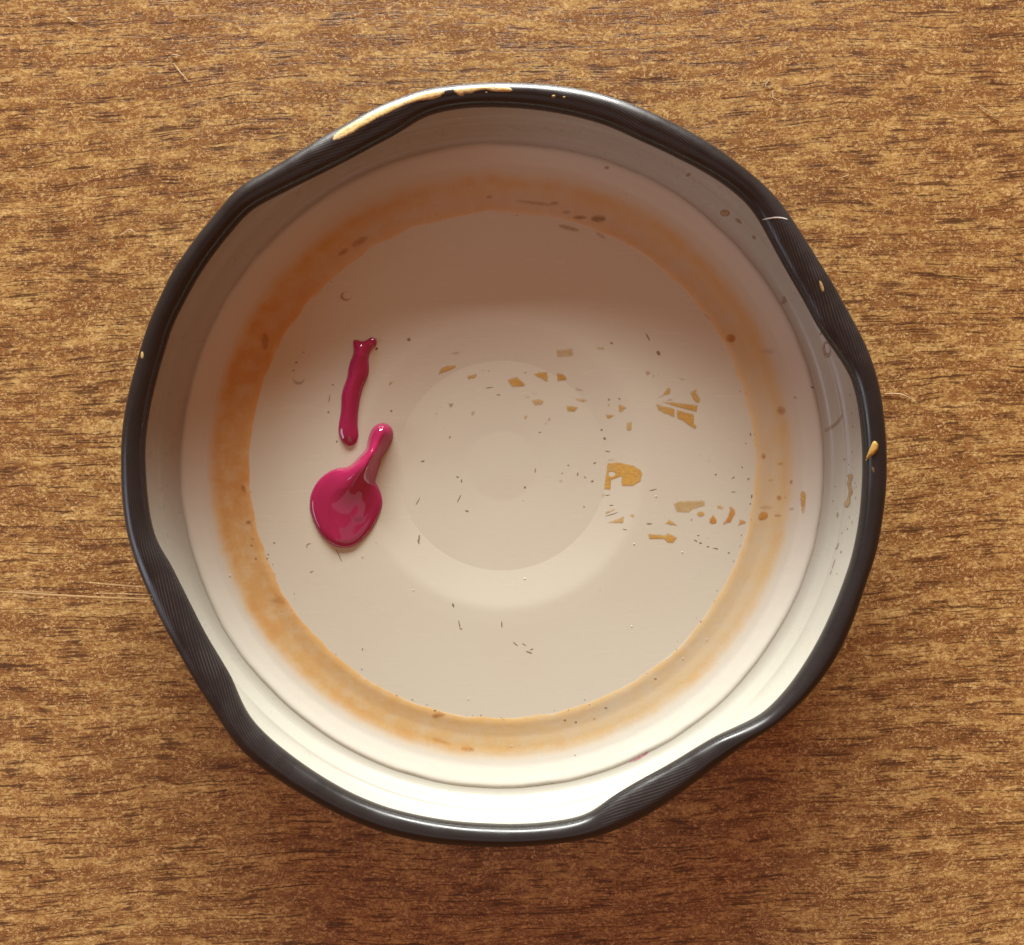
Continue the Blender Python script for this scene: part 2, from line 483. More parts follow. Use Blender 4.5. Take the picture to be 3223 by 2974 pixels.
# curled rim: closed tube following the six pressed lugs
NP = 48
PH = np.linspace(0, 2 * np.pi, NP, endpoint=False)
lugness = np.clip((RW - 1.02) / 0.45, 0, 1)
# cross-section: a roll with a bevelled outer and inner shoulder
ctrl = np.array([(1, 0), (1, .34), (.90, .68), (.28, 1.0), (-.22, 1.0), (-.78, .70), (-1, .30), (-1, -.3), (-.7, -.85), (0, -1), (.7, -.85), (1, -.35)], float)
for _ in range(3):
    nx_ = np.roll(ctrl, -1, 0)
    ctrl = np.stack([ctrl * .75 + nx_ * .25, ctrl * .25 + nx_ * .75], 1).reshape(-1, 2)
ctrl[:, 0] /= np.abs(ctrl[:, 0]).max(); ctrl[:, 1] /= np.abs(ctrl[:, 1]).max()
loop_ = np.vstack([ctrl, ctrl[:1]])
sl_ = np.concatenate([[0], np.cumsum(np.hypot(*np.diff(loop_, axis=0).T))])
ql_ = np.linspace(0, sl_[-1], NP, endpoint=False)
PROF = np.stack([np.interp(ql_, sl_, loop_[:, 0]), np.interp(ql_, sl_, loop_[:, 1])], 1)
def curl_point(j, ph):
    cc, ss = PROF[ph]
    r = RC[j] + RW[j] * cc
    z = Z_C + 0.5 * H_C * (ss - (0.10 * lugness[j] * max(-cc, 0) if ss > 0 else 0))
    return r, z
P = np.zeros((NP, NT_, 3))
for i, ph in enumerate(PH):
    for j in range(NT_):
        r, z = curl_point(j, i)
        P[i, j] = (r * cosT[j] * MM, r * sinT[j] * MM, z * MM)
v, f = grid_ring(P, NT_, NP, True)
curl = link_mesh('curled_rim', v, [tuple(reversed(q)) for q in f], M['black'], lid)
la_ = curl.data.attributes.new('lug', 'FLOAT', 'POINT')
la_.data.foreach_set('value', np.tile(np.clip(lugness, 0, 1), NP).astype(np.float32))
uvl = curl.data.uv_layers.new(name='rim')
arc = np.concatenate([[0], np.cumsum(np.hypot(np.diff(RC * cosT), np.diff(RC * sinT)))])
uvs = np.zeros((len(curl.data.loops), 2), np.float32)
lv = np.zeros(len(curl.data.loops), np.int32)
curl.data.loops.foreach_get('vertex_index', lv)
ii, jj = lv // NT_, lv % NT_
uvs[:, 0] = arc[jj] % 1e9
uvs[:, 1] = PH[ii] * 1.3
# seam faces: keep coordinates continuous
for p in curl.data.polygons:
    li = list(p.loop_indices)
    if uvs[li, 0].max() - uvs[li, 0].min() > 50:
        for q in li:
            if uvs[q, 0] < 50: uvs[q, 0] += arc[-1] + 0.31
    if uvs[li, 1].max() - uvs[li, 1].min() > 4:
        for q in li:
            if uvs[q, 1] < 1: uvs[q, 1] += 2 * np.pi * 1.3
uvl.data.foreach_set('uv', uvs.reshape(-1))

# ------------------------------------------------------------------ laying thin things on the real surfaces
def bvh_of(objs):
    vs, fs = [], []
    for o in objs:
        b = len(vs)
        off = Vector((0, 0, 0))
        p = o
        while p is not None:
            off += p.location; p = p.parent
        vs += [vv.co + off for vv in o.data.vertices]
        fs += [tuple(b + q for q in pp.vertices) for pp in o.data.polygons]
    return BVHTree.FromPolygons(vs, fs)
BV = bvh_of([table, panel, btn, ring, wall, curl])
EYE = Vector((0, 0, CAM_H * MM))
LIDPX = (1578.0, 1465.0)
def hit(u, v, pull=False):
    for _ in range(40):
        d = Vector(((u - CXP) / F_SRC, (CYP - v) / F_SRC, -1)).normalized()
        p, nrm, idx, dist = BV.ray_cast(EYE, d)
        if p is not None and (not pull or p.z > 5 * MM):
            return p, (nrm if nrm.dot(d) < 0 else -nrm)
        dx, dy = LIDPX[0] - u, LIDPX[1] - v
        L = math.hypot(dx, dy)
        u += dx / L * 1.5; v += dy / L * 1.5
    return p, nrm

def sdf(pts, poly):
    """distance of points to the outline (positive inside)"""
    A = np.array(poly, float); B = np.roll(A, -1, 0)
    P = np.array(pts, float)
    best = np.full(len(P), 1e9)
    inside = np.zeros(len(P), bool)
    for a, b in zip(A, B):
        ab = b - a; L2 = max((ab ** 2).sum(), 1e-9)
        t_ = np.clip(((P - a) @ ab) / L2, 0, 1)
        q = a + t_[:, None] * ab
        best = np.minimum(best, np.hypot(*(P - q).T))
        cond = (a[1] > P[:, 1]) != (b[1] > P[:, 1])
        xi = a[0] + (P[:, 1] - a[1]) / (b[1] - a[1] if b[1] != a[1] else 1e-9) * ab[0]
        inside ^= cond & (P[:, 0] < xi)
    return np.where(inside, best, -best)

def round_outline(poly, step, rounds=2):
    p = np.array(poly, float)
    for _ in range(rounds):
        q = np.roll(p, -1, 0)
        p = np.stack([p * .75 + q * .25, p * .25 + q * .75], 1).reshape(-1, 2)
    q = np.vstack([p, p[:1]])
    s = np.concatenate([[0], np.cumsum(np.hypot(*np.diff(q, axis=0).T))])
    m = max(8, int(s[-1] / step))
    t_ = np.linspace(0, s[-1], m, endpoint=False)
    return np.stack([np.interp(t_, s, q[:, 0]), np.interp(t_, s, q[:, 1])], 1)

def patch(name, poly, mat, parent=None, thick=0.04, edge=6.0, step=5.0, rounds=1, hole=None, height=None, jitter=0.0, fade=None, floor_cover=0.0, strength=1.0, pull=False, origin=None):
    """A thin body lying on whatever surface the outline (photograph pixels) falls on; heights in mm."""
    out = round_outline(poly, step, rounds)
    if jitter:
        out = out + rng.normal(0, jitter, out.shape)
    outs = [out]
    if hole is not None:
        outs.append(round_outline(hole, step, 1))
    lo, hi = out.min(0), out.max(0)
    gx, gy = np.meshgrid(np.arange(lo[0], hi[0], step), np.arange(lo[1], hi[1], step * 0.87))
    gx = gx + (np.arange(gx.shape[0]) % 2)[:, None] * step * 0.5
    G = np.stack([gx.ravel(), gy.ravel()], 1)
    dG = sdf(G, out)
    if hole is not None:
        dG = np.minimum(dG, -sdf(G, outs[1]))
    G = G[dG > step * 0.55]
    co = [Vector(p) for o_ in outs for p in o_] + [Vector(p) for p in G]
    edges, b = [], 0
    for o_ in outs:
        m = len(o_)
        edges += [(b + i, b + (i + 1) % m) for i in range(m)]
        b += m
    vv, _, ff, *_ = delaunay_2d_cdt(co, edges, [], 0, 1e-5)
    V2 = np.array([tuple(x) for x in vv])
    d = sdf(V2, out)
    if hole is not None:
        d = np.minimum(d, -sdf(V2, outs[1]))
    cen = np.array([V2[list(t_)].mean(0) for t_ in ff])
    dc = sdf(cen, out)
    if hole is not None:
        dc = np.minimum(dc, -sdf(cen, outs[1]))
    d = np.maximum(d, 0)
    if height is not None:
        hgt = height(V2, d)
    else:
        x = np.clip(d / edge, 0, 1)
        hgt = thick * np.sqrt(1 - (1 - x) ** 2)
    verts = []
    for p, h in zip(V2, hgt):
        q, nrm = hit(p[0], p[1], pull)
        verts.append(q + nrm * ((h + 0.012) * MM))
    faces = [tuple(t_) for t_, s_ in zip(ff, dc) if s_ > 0]
    base = Vector((0, 0, 0))
    if parent is not None:
        pp = parent
        while pp is not None:
            base += pp.location; pp = pp.parent
    elif origin is not None:
        base = hit(*origin)[0]
    o = link_mesh(name, [q - base for q in verts], faces, mat, parent)
    if parent is None:
        o.location = base
    bm = bmesh.new(); bm.from_mesh(o.data)
    bmesh.ops.delete(bm, geom=[x for x in bm.verts if not x.link_faces], context='VERTS')
    bmesh.ops.recalc_face_normals(bm, faces=bm.faces)
    if bm.faces and sum(fc.normal.z for fc in bm.faces) < 0:
        bmesh.ops.reverse_faces(bm, faces=bm.faces)
    keep = [x.index for x in bm.verts]
    bm.to_mesh(o.data); bm.free(); o.data.shade_smooth()
    at = o.data.attributes.new('cover', 'FLOAT', 'POINT')
    # distances again for the kept points (order is unchanged by the deletion of strays)
    used = sorted({q for fc in faces for q in fc})
    fd = fade if fade is not None else edge
    cv = (floor_cover + (1 - floor_cover) * np.clip(d[used] / fd, 0, 1)) * strength
    at.data.foreach_set('value', cv.astype(np.float32))
    return o

def ell(cx, cy, rx, ry, m=12, rot=0.0):
    c, s = math.cos(rot), math.sin(rot)
    return [(cx + rx * math.cos(a) * c - ry * math.sin(a) * s, cy + rx * math.cos(a) * s + ry * math.sin(a) * c) for a in [2 * math.pi * i / m for i in range(m)]]
def sc(pts, k_, ox, oy):
    return [(x / k_ + ox, y / k_ + oy) for x, y in pts]

# ---- flecks of dried residue on the base panel
A = lambda p: sc(p, 2.003, 1300, 1050)
B = lambda p: sc(p, 3.642, 2050, 1500)
C = lambda p: sc(p, 2.31, 2100, 500)
D = lambda p: sc(p, 2.31, 2100, 1200)
E = lambda p: sc(p, 1.821, 1300, 200)
G1 = lambda p: sc(p, 1.821, 350, 200)
flecks = [
 (A([(155,260),(175,215),(215,200),(268,198),(272,212),(235,232),(190,248)]), 'ochre', 1),
 (A([(340,268),(398,248),(408,258),(398,280),(345,295)]), 'ochre', .8),
 (A([(430,226),(450,230),(440,242)]), 'brown', .8), (A([(468,226),(494,234),(476,244)]), 'ochre', .9),
 (A([(590,290),(655,268),(715,325),(700,335),(620,338)]), 'ochre', .9),
 (A([(750,252),(800,240),(848,238),(852,312),(815,290),(775,272)]), 'ochre', .9),
 (A([(905,245),(945,252),(968,275),(965,295),(905,302)]), 'ochre', .95),
 (A([(745,420),(790,408),(828,425),(815,450),(765,455)]), 'pale', .9),
 (A([(700,391),(748,400),(715,410)]), 'ochre', .8), (A([(738,372),(792,378),(765,386)]), 'brown', .6),
 (A([(1018,338),(1050,348),(1088,362),(1035,360)]), 'brown', .7),
 (A([(993,403),(1095,413),(1102,428),(1065,434)]), 'ochre', .9),
 (A([(965,450),(1048,460),(1020,495),(970,492)]), 'ochre', .85),
 (A([(846,548),(862,516),(870,550)]), 'brown', .9), (A([(828,562),(860,556),(833,577)]), 'brown', .8),
 (A([(218,440),(252,433),(252,455),(235,467)]), 'brown', .8),
 (A([(368,490),(394,486),(387,505),(366,524)]), 'brown', .7),
 (A([(698,515),(724,513),(717,542),(700,540)]), 'pale', .9),
 (A([(1223,406),(1247,403),(1242,427),(1226,427)]), 'brown', .8), (A([(1226,438),(1242,438),(1240,464),(1228,462)]), 'brown', .45),
 (A([(1292,440),(1355,465),(1310,500),(1295,490)]), 'ochre', .9),
 (A([(1213,506),(1280,514),(1240,537),(1216,534)]), 'ochre', .95),
 (A([(1345,560),(1382,552),(1378,615),(1342,612)]), 'pale', .9),
 (A([(1520,415),(1570,385),(1602,340),(1627,343),(1622,380),(1580,394)]), 'ochre', .9),
 (A([(1573,424),(1620,410),(1648,420),(1610,427)]), 'brown', .6),
 (A([(1555,427),(1640,430),(1720,440),(1797,450),(1788,497),(1660,464)]), 'ochre', 1),
 (A([(1660,476),(1772,507),(1772,560),(1792,588),(1778,606),(1735,578),(1700,552),(1662,536)]), 'ochre', 1),
 (A([(1526,440),(1560,448),(1652,474),(1652,532),(1590,508),(1545,484)]), 'ochre', .9),
 (A([(1743,368),(1792,343),(1787,370),(1814,410),(1802,442),(1770,427)]), 'ochre', 1),
 (A([(1460,238),(1485,230),(1502,250),(1475,270)]), 'rust', .5), (A([(1508,256),(1524,254),(1524,276),(1512,276)]), 'rust', .4),
 (A([(1660,270),(1700,282),(1732,292),(1695,296)]), 'brown', .5),
 (A([(900,100),(1010,90),(1012,145),(905,150)]), 'pale', .55), (A([(1150,85),(1200,80),(1216,105),(1155,102)]), 'pale', .5),
 (A([(218,132),(260,115),(297,110),(287,132)]), 'brown', .4),
 (A([(1225,795),(1262,788),(1282,800),(1228,805)]), 'brown', .5),
 (A([(1188,1006),(1210,1010),(1195,1042)]), 'pale', 1),
 (A([(1210,1122),(1275,1098),(1275,1112),(1213,1142)]), 'pale', 1),
 (A([(1210,1194),(1332,1148),(1327,1197)]), 'pale', 1),
 (A([(1358,1142),(1402,1130),(1388,1168)]), 'ochre', 1),
 (A([(1583,1197),(1615,1170),(1642,1186),(1677,1214),(1620,1207)]), 'ochre', 1),
 (A([(1478,1258),(1520,1263),(1590,1268),(1603,1252),(1627,1263),(1670,1285),(1640,1323),(1605,1321),(1583,1297),(1488,1297)]), 'ochre', 1),
 (A([(1638,1068),(1690,1050),(1842,1050),(1842,1087),(1760,1110),(1740,1132),(1660,1127)]), 'pale', .7),
 (A([(1912,1083),(1935,1078),(1960,1095),(1947,1110),(1918,1102)]), 'ochre', .85),
 (A(ell(1812, 1138, 27, 20)), 'ochre', 1),
 (A([(1893,1138),(1914,1170),(1917,1197),(1885,1205),(1863,1190),(1868,1165)]), 'orange', 1),
 (B([(888,343),(917,343),(967,380),(962,430),(907,532),(870,537),(823,558),(816,540),(868,465),(893,400)]), 'orange', 1),
 (B([(1008,478),(1092,515),(1077,542),(1010,562),(983,574),(1003,520)]), 'orange', 1),
 (A([(200,570),(205,590),(196,605)]), 'rust', .8),
 (A([(145,465),(160,460),(155,480)]), 'brown', .7), (A([(168,458),(186,452),(178,468)]), 'brown', .6), (A([(138,500),(158,492),(152,525)]), 'brown', .5),
 (sc([(1480,1010),(1500,925),(1575,915),(1560,950),(1510,985)], 4.62, 900, 1000), 'ochre', .7),
 (sc(ell(968, 1825, 20, 18), 4.0175, 900, 1300), 'ochre', .9),
 (A(ell(930, 905 - 900 + 925, 12, 10)), 'brown', .4),
]
for poly, mat, st in flecks:
    patch('residue_fleck', poly, M[mat], panel, thick=0.012, edge=4.5, step=3.0, rounds=0, jitter=0.45, fade=6.0, floor_cover=0.12, strength=st * 0.96)
patch('residue_fleck', A([(1225,815),(1300,810),(1390,830),(1435,858),(1447,885),(1437,930),(1385,962),(1315,962),(1312,900),(1250,925),(1245,987),(1203,980),(1215,890)]),
      M['ochre'], panel, thick=0.012, edge=5, step=3.2, rounds=0, hole=A([(1233,872),(1262,870),(1282,886),(1250,902),(1234,892)]), jitter=0.3, fade=4, floor_cover=0.2)

# ---- stains and crumbs caught on the sealing ring
for poly, mat, st in [
 (B([(1240,383),(1330,393),(1352,440),(1322,502),(1230,512),(1213,490)]), 'orange', 1),
 (B([(1398,430),(1460,423),(1502,445),(1492,470),(1400,464)]), 'orange', .9),
 (B([(1563,365),(1620,343),(1650,355),(1637,387),(1575,397)]), 'rust', .75),
 (B([(1698,175),(1740,153),(1780,175),(1777,280),(1757,432),(1718,437),(1703,300)]), 'ochre', 1),
 (B([(1428,213),(1490,203),(1502,260),(1460,287),(1428,255)]), 'orange', .9),
 (B([(1518,220),(1552,208),(1557,260),(1530,277)]), 'ochre', .7),
 (B([(1578,45),(1615,13),(1632,60),(1600,107),(1573,85)]), 'rust', .75),
 (B([(1230,328),(1370,323),(1420,370),(1230,385)]), 'ochre', .5),
 (D(ell(700, 545, 22, 28)), 'orange', .85), (D(ell(825, 600, 26, 14)), 'orange', .8), (D(ell(750, 720, 26, 12)), 'ochre', .6),
 (C(ell(468, 1305, 36, 42, 9)), 'orange', .22), (C(ell(735, 1400, 60, 30)), 'rust', .15), (C([(240,1100),(290,1130),(330,1190),(290,1170)]), 'rust', .7),
 (C(ell(830, 1830, 40, 40)), 'rust', .35),
 (E([(815,918),(880,918),(975,955),(940,972),(850,952)]), 'brown', .5), (E(ell(880, 853, 30, 16)), 'brown', .4), (E(ell(955, 882, 45, 18)), 'brown', .5),
 (E(ell(1062, 890, 50, 26)), 'brown', .55), (E(ell(1075, 985, 40, 14, 12, .6)), 'brown', .35), (E(ell(438, 765, 22, 12)), 'rust', .6), (E(ell(1820, 1575, 35, 30)), 'orange', .6),
 (E(ell(700, 800, 130, 14, 14, .12)), 'rust', .4), (E(ell(810, 800, 30, 14)), 'rust', .5),
 (G1(ell(882, 1592, 28, 55)), 'rust', .35), (G1(ell(1425, 1020, 60, 26, 12, -.5)), 'rust', .3), (G1(ell(1330, 1080, 40, 20, 12, -.6)), 'rust', .4),
 (sc(ell(890, 500, 25, 20), 2.053, 350, 1400), 'rust', .7), (sc(ell(855, 280, 20, 30, 12, -.6), 2.053, 350, 1400), 'rust', .6),
 (sc([(890,500),(918,510),(925,560),(905,540)], 2.053, 350, 1400), 'rust', .6), (sc([(980,1010),(1110,960),(1135,1020),(1120,1040)], 2.053, 350, 1400), 'rust', .25),
 (sc([(1090,425),(1120,395),(1185,410),(1160,430),(1110,440)], 1.669, 700, 2000), 'rust', .55), (sc([(920,340),(1050,380),(1150,400),(1040,385)], 1.669, 700, 2000), 'rust', .6),
 (sc(ell(1290, 595, 45, 16, 12, .1), 1.669, 700, 2000), 'orange', .6), (sc(ell(1150, 555, 60, 14, 12, .3), 1.669, 700, 2000), 'orange', .4),
 (sc(ell(930, 118, 18, 14), 2.31, 2100, 1200), 'purple', .8), (sc(ell(1800, 845, 12, 6), 1.669, 700, 2000), 'rust', .5),
]:
    patch('residue_fleck', poly, M[mat], ring, thick=0.012, edge=7, step=4.0, rounds=2, jitter=0.3, fade=9, floor_cover=0.0, strength=st)
patch('paint_smudge', sc([(622,832),(660,818),(700,795),(735,768),(738,785),(700,812),(655,834)], 1.669, 1600, 1900), M['pinkfilm'], ring, thick=0.03, edge=4, step=3, rounds=1, fade=5, floor_cover=0.1, strength=.75)

# ---- drips and splashes on the inner wall
for poly, mat, st in [
 (C(ell(420, 393, 38, 27)), 'drip', 1), (C([(490,425),(520,430),(550,465),(535,475),(505,460)]), 'drip', .9), (C(ell(632, 570, 22, 14, 12, .7)), 'drip', .7),
 (C(ell(152, 115, 22, 14, 12, -.5)), 'drip', .8), (C([(815,985),(850,1005),(855,980),(860,1010),(878,1035),(845,1062),(822,1050),(840,1025)]), 'drip', .6),
 (D([(1140,345),(1200,315),(1250,265),(1270,222),(1283,250),(1252,310),(1200,352),(1145,378)]), 'drip', .45),
 (D([(1302,680),(1335,668),(1357,685),(1350,712),(1337,750),(1357,810),(1334,840),(1337,900),(1300,928),(1280,890),(1308,850),(1322,800),(1303,740),(1318,705)]), 'drip', .95),
 (D([(1228,950),(1250,945),(1248,990),(1232,998)]), 'drip', .8), (C(ell(1118, 1270, 14, 16)), 'drip', .7),
 (E(ell(1110, 597, 18, 12)), 'drip', .5),
]:
    patch('dried_drip', poly, M[mat], wall, thick=0.05, edge=5, step=3.0, rounds=1, fade=4, floor_cover=0.25, strength=st)
patch('dried_drip', C(ell(1160, 1388, 32, 62, 16, -.12)), M['drip'], wall, thick=0.05, edge=4, step=3.0, rounds=1, hole=C(ell(1164, 1378, 17, 36, 14, -.12)), fade=3, floor_cover=0.3)
patch('dried_drip', G1(ell(1345, 1335, 36, 30, 14)), M['rust'], panel, thick=0.03, edge=3, step=2.6, rounds=1, hole=G1(ell(1352, 1330, 22, 17, 12)), fade=5, strength=.6)
patch('dried_drip', sc(ell(185, 880, 98, 105, 18), 4.62, 900, 1000), M['brown'], panel, thick=0.03, edge=3, step=2.6, rounds=1, hole=sc(ell(188, 850, 78, 72, 16), 4.62, 900, 1000), fade=7, strength=.55)

# ---- marks on the curled rim
H_ = lambda p: sc(p, 2.504, 1000, 250)
patch('residue_smear', [(1044,443),(1067,440),(1080,433),(1096,426),(1118,414),(1133,401),(1152,394),(1168,384),(1190,370),(1212,362),(1228,352),(1248,343),(1276,330),(1300,322),(1316,318),(1343,314),(1376,309),(1394,298),(1402,289),
      (1398,280),(1370,284),(1327,292),(1300,301),(1260,317),(1212,334),(1165,356),(1114,385),(1055,418)],
      M['smear'], curl, thick=0.06, edge=9, step=3.2, rounds=1, jitter=0.5, fade=3, floor_cover=0.6, pull=True)
patch('residue_smear', H_([(1066,80),(1085,105),(1112,122),(1140,132),(1165,106),(1215,112),(1240,95),(1290,82),(1330,80),(1380,95),(1440,98),(1540,96),(1525,66),(1440,46),(1250,50),(1100,63)]),
      M['smear'], curl, thick=0.06, edge=9, step=3.2, rounds=1, jitter=0.5, fade=3, floor_cover=0.6, pull=True)
o = patch('residue_flake', D([(1440,585),(1450,545),(1475,480),(1500,428),(1530,443),(1537,480),(1520,520),(1480,548)]), M['ochre'], curl, thick=0.22, edge=9, step=3.5, rounds=1, fade=3, floor_cover=.6)
patch('residue_flake', C([(1103,876),(1130,903),(1144,960),(1130,978),(1110,925)]), M['pale'], curl, thick=0.06, edge=4, step=3, rounds=1, fade=3, floor_cover=.4, strength=.85)
patch('residue_flake', D([(1480,610),(1510,625),(1512,670),(1492,668)]), M['pale'], curl, thick=0.03, edge=4, step=3, rounds=1, fade=6, strength=.35)
for q in ((1330,102,9),(1860,132,16),(1942,140,12),(1100,-10,1)):
    if q[2] > 2:
        patch('residue_flake', H_(ell(q[0], q[1], q[2], q[2] * .7)), M['pale'], curl, thick=0.08, edge=3, step=2, rounds=1, fade=2, floor_cover=.6)
patch('residue_flake', sc(ell(178, 1672, 9, 22), 1.821, 350, 200), M['pale'], curl, thick=0.05, edge=3, step=2, rounds=1, fade=2, floor_cover=.5)

def stroke(pts, w, taper=True):
    p = np.array(pts, float)
    q = [p[0]]
    s = np.concatenate([[0], np.cumsum(np.hypot(*np.diff(p, axis=0).T))])
    m = max(6, int(s[-1] / 8))
    t_ = np.linspace(0, s[-1], m)
    c = np.stack([np.interp(t_, s, p[:, 0]), np.interp(t_, s, p[:, 1])], 1)
    k_ = np.ones(5) / 5
    if m > 8:
        for _ in range(2):
            for a in (0, 1):
                pad = np.concatenate([[c[0, a]] * 2, c[:, a], [c[-1, a]] * 2])
                c[:, a] = np.convolve(pad, k_, 'valid')
    g = np.gradient(c, axis=0); g /= np.maximum(np.hypot(*g.T), 1e-6)[:, None]
    nn = np.stack([-g[:, 1], g[:, 0]], 1)
    ww = w * (np.sin(np.pi * np.clip(np.linspace(0.06, 0.94, m), 0, 1)) ** 0.5 if taper else np.ones(m))
    return [tuple(x) for x in np.vstack([c + nn * ww[:, None] / 2, (c - nn * ww[:, None] / 2)[::-1]])]

patch('scratch', stroke(C([(672,447),(715,436),(760,427),(850,421),(892,450)]), 4.5), M['hairline'], curl, thick=0.02, edge=2, step=2.2, rounds=0)

# ---- specks of dirt and dust: too many and too small to count
def speck_mesh(name, items, mat, parent):
    vs, fs = [], []
    base = Vector((0, 0, 0)); pp = parent
    while pp is not None:
        base += pp.location; pp = pp.parent
    for (u, v_, rx, ry, rot, h) in items:
        ring_ = []
        for i in range(7):
            a = 2 * math.pi * i / 7
            k_ = random.uniform(.7, 1.2)
            x, y = rx * k_ * math.cos(a), ry * k_ * math.sin(a)
            p, nrm = hit(u + x * math.cos(rot) - y * math.sin(rot), v_ + x * math.sin(rot) + y * math.cos(rot))
            ring_.append(p + nrm * 0.01 * MM - base)
        p, nrm = hit(u, v_)
        b = len(vs)
        vs += ring_ + [p + nrm * h * MM - base]
        fs += [(b + i, b + (i + 1) % 7, b + 7) for i in range(7)]
    return tag(link_mesh(name, vs, fs, mat, parent), kind='stuff')
dark = [(*A([(x, y)])[0], a, b, r, 0.03) for x, y, a, b, r in [
 (62,804,6,2.5,-.2),(705,968,3.5,4,0),(1078,1092,3,2,0),(978,830,3,2,0),(770,862,2,7,.1),(940,880,3,2,0),(1130,930,4,4,.6),(1038,885,2.5,6,.2),(1085,905,5,2,.8),
 (1228,742,9,1.6,.2),(1145,815,6,2,-.3),(1190,605,4,3,0),(1208,662,5,4,.4),(1250,58,5,3,.3),(1546,124,6,9,-.5),(1480,20,2.5,14,-.5),(1755,1174,3,2.5,0),(1798,1272,5,1.8,.1),
 (1783,1305,7,2,.5),(1812,1320,5,2.5,.4),(1860,1343,5,2.5,.3),(1908,1354,11,1.7,.15),(1990,1382,4,2.5,0),(290,1040,1.6,18,.45),(340,1118,7,2.5,.3),(38,1290,3,14,.1),(30,1058,1.5,17,.5),
 (306,928,2.5,6,0),(280,903,5,2,.2),(232,652,2.5,4,.3),(800,622,4,2,-.4),(708,245,3,2,0),(1225,1018,9,1.3,-.1),(1255,1138,22,1.3,-.3),(1250,1082,7,1.5,0),(1490,1198,12,2,0),(1335,1234,8,1.8,.2),
 (1908,886,3,2,0),(1510,985,14,1.6,-.2),(540,385,8,1.4,.1),(480,340,12,1.2,-.1),(1300,410,6,2,.5)]]
dark += [(*sc([(x, y)], 1.669, 1200, 1700)[0], a, b, r, 0.03) for x, y, a, b, r in [
 (633,440,2.2,13,-.05),(705,545,12,1.8,.75),(748,546,9,1.3,.5),(775,588,11,2,.35),(790,573,7,1.5,-.3),(410,440,2,14,-.2),(418,465,6,1.4,.2),(378,342,3,8,-.4),(195,8,2.5,8,-.3),(965,945,4,3,0),(1022,955,5,3,0),
 (1180,880,5,2.5,0),(1440,728,5,2.5,0),(1120,938,2.5,2,0),(282,895,5,3,0),(1018,1130,3,2.5,0)]]
dark += [(*sc([(x, y)], 4.62, 900, 1000)[0], a, b, r, 0.04) for x, y, a, b, r in [(1320,447,5,6,.7),(1530,1352,4,3.5,.6),(618,1370,3.5,4,-.5),(630,1180,1.6,16,.15),(110,765,4,3,0),(155,650,6,2.5,-.2),(260,500,3,2.5,0),(680,975,4,2.5,0),(1785,315,7,5,0),(740,1800,3,4,.2)]]
dark += [(*sc([(x, y)], 2.053, 350, 1400)[0], a, b, r, 0.03) for x, y, a, b, r in [(905,650,4,3,.4),(915,607,3,2,0),(1052,632,3.5,2.5,.3),(1015,708,3.5,2.5,0),(1008,735,4,2,-.3),(935,735,3.5,3,0),(1275,640,8,1.6,-.1),(1265,655,1.5,5,.1),(1470,710,1.6,24,-.45),(1295,820,8,1.5,-.5),(1625,1320,2,4,0),(1620,1450,3,2,0)]]
dark += [(*D([(x, y)])[0], a, b, r, 0.03) for x, y, a, b, r in [(1288,567,3.5,2.5,.2),(1205,870,3,3,.5),(1222,765,2,2.5,0),(1240,1195,2.5,11,.35),(1265,1240,2.5,6,.2),(1230,1215,4,4,.4),(1210,1330,1.8,20,.35),(1190,1390,1.6,9,.35),(1232,1400,2,4,.2),(1270,1105,2,3,0),
 (1365,740,1.5,4,0),(1375,765,1.5,4,0),(1360,775,1.5,3,0),(1345,515,2,3,0),(1320,605,2,3,0),(1330,100,1.5,5,0),(1340,235,1.5,6,0),(1350,330,1.5,4,0),(1370,850,1.5,5,0),(1345,1025,1.5,6,.1),(1325,990,1.5,5,.1),(1310,1075,1.5,5,.2),
 (605,385,2,6,-.2),(570,452,2.5,2,0),(545,625,2.5,2,0),(480,700,6,2,-.6),(480,803,8,1.2,0),(352,680,3,2,0),(590,710,3,4,.4),(615,835,2.5,7,.1),(605,890,2.5,3,0),(1055,45,6,3,.5)]]
for _ in range(42):        # grime along the inner edge of the sealing ring
    a = random.choice([random.uniform(200, 340), random.uniform(-40, 30), random.uniform(0, 360)])
    rad = random.gauss(793, 9)
    dark.append((1580 + rad * math.cos(math.radians(a)), 1466 - rad * math.sin(math.radians(a)), random.uniform(1.0, 3.2), random.uniform(.8, 2.0), random.uniform(0, 3), 0.03))
for _ in range(22):
    a, rad = random.uniform(0, 2 * math.pi), 1080 * math.sqrt(random.uniform(0, 1))
    dark.append((1580 + rad * math.cos(a), 1466 - rad * math.sin(a), random.uniform(.7, 1.8), random.uniform(.6, 1.4), random.uniform(0, 3), 0.02))
speck_mesh('dirt_specks', dark, M['dirt'], lid)
white = [(*A([(x, y)])[0], 3.2, 3.0, 0, 0.08) for x, y in [(1532,1026),(1393,1325),(1697,1378),(703,1543)]]
white += [(*sc([(x, y)], 1.669, 1200, 1700)[0], 2.4, 2.2, 0, 0.08) for x, y in [(1316,451),(457,832),(755,202),(170,262),(685,1080),(1712,520),(1586,620)]]
white += [(*sc([(x, y)], 2.053, 350, 1400)[0], 3, 3, 0, 0.10) for x, y in [(768,843)]]
for _ in range(26):
    a, rad = random.uniform(0, 2 * math.pi), 1000 * math.sqrt(random.uniform(0, 1))
    white.append((1580 + rad * math.cos(a), 1466 - rad * math.sin(a), random.uniform(.8, 1.8), random.uniform(.8, 1.6), 0, 0.05))
speck_mesh('dust_specks', white, M['dust'], lid)

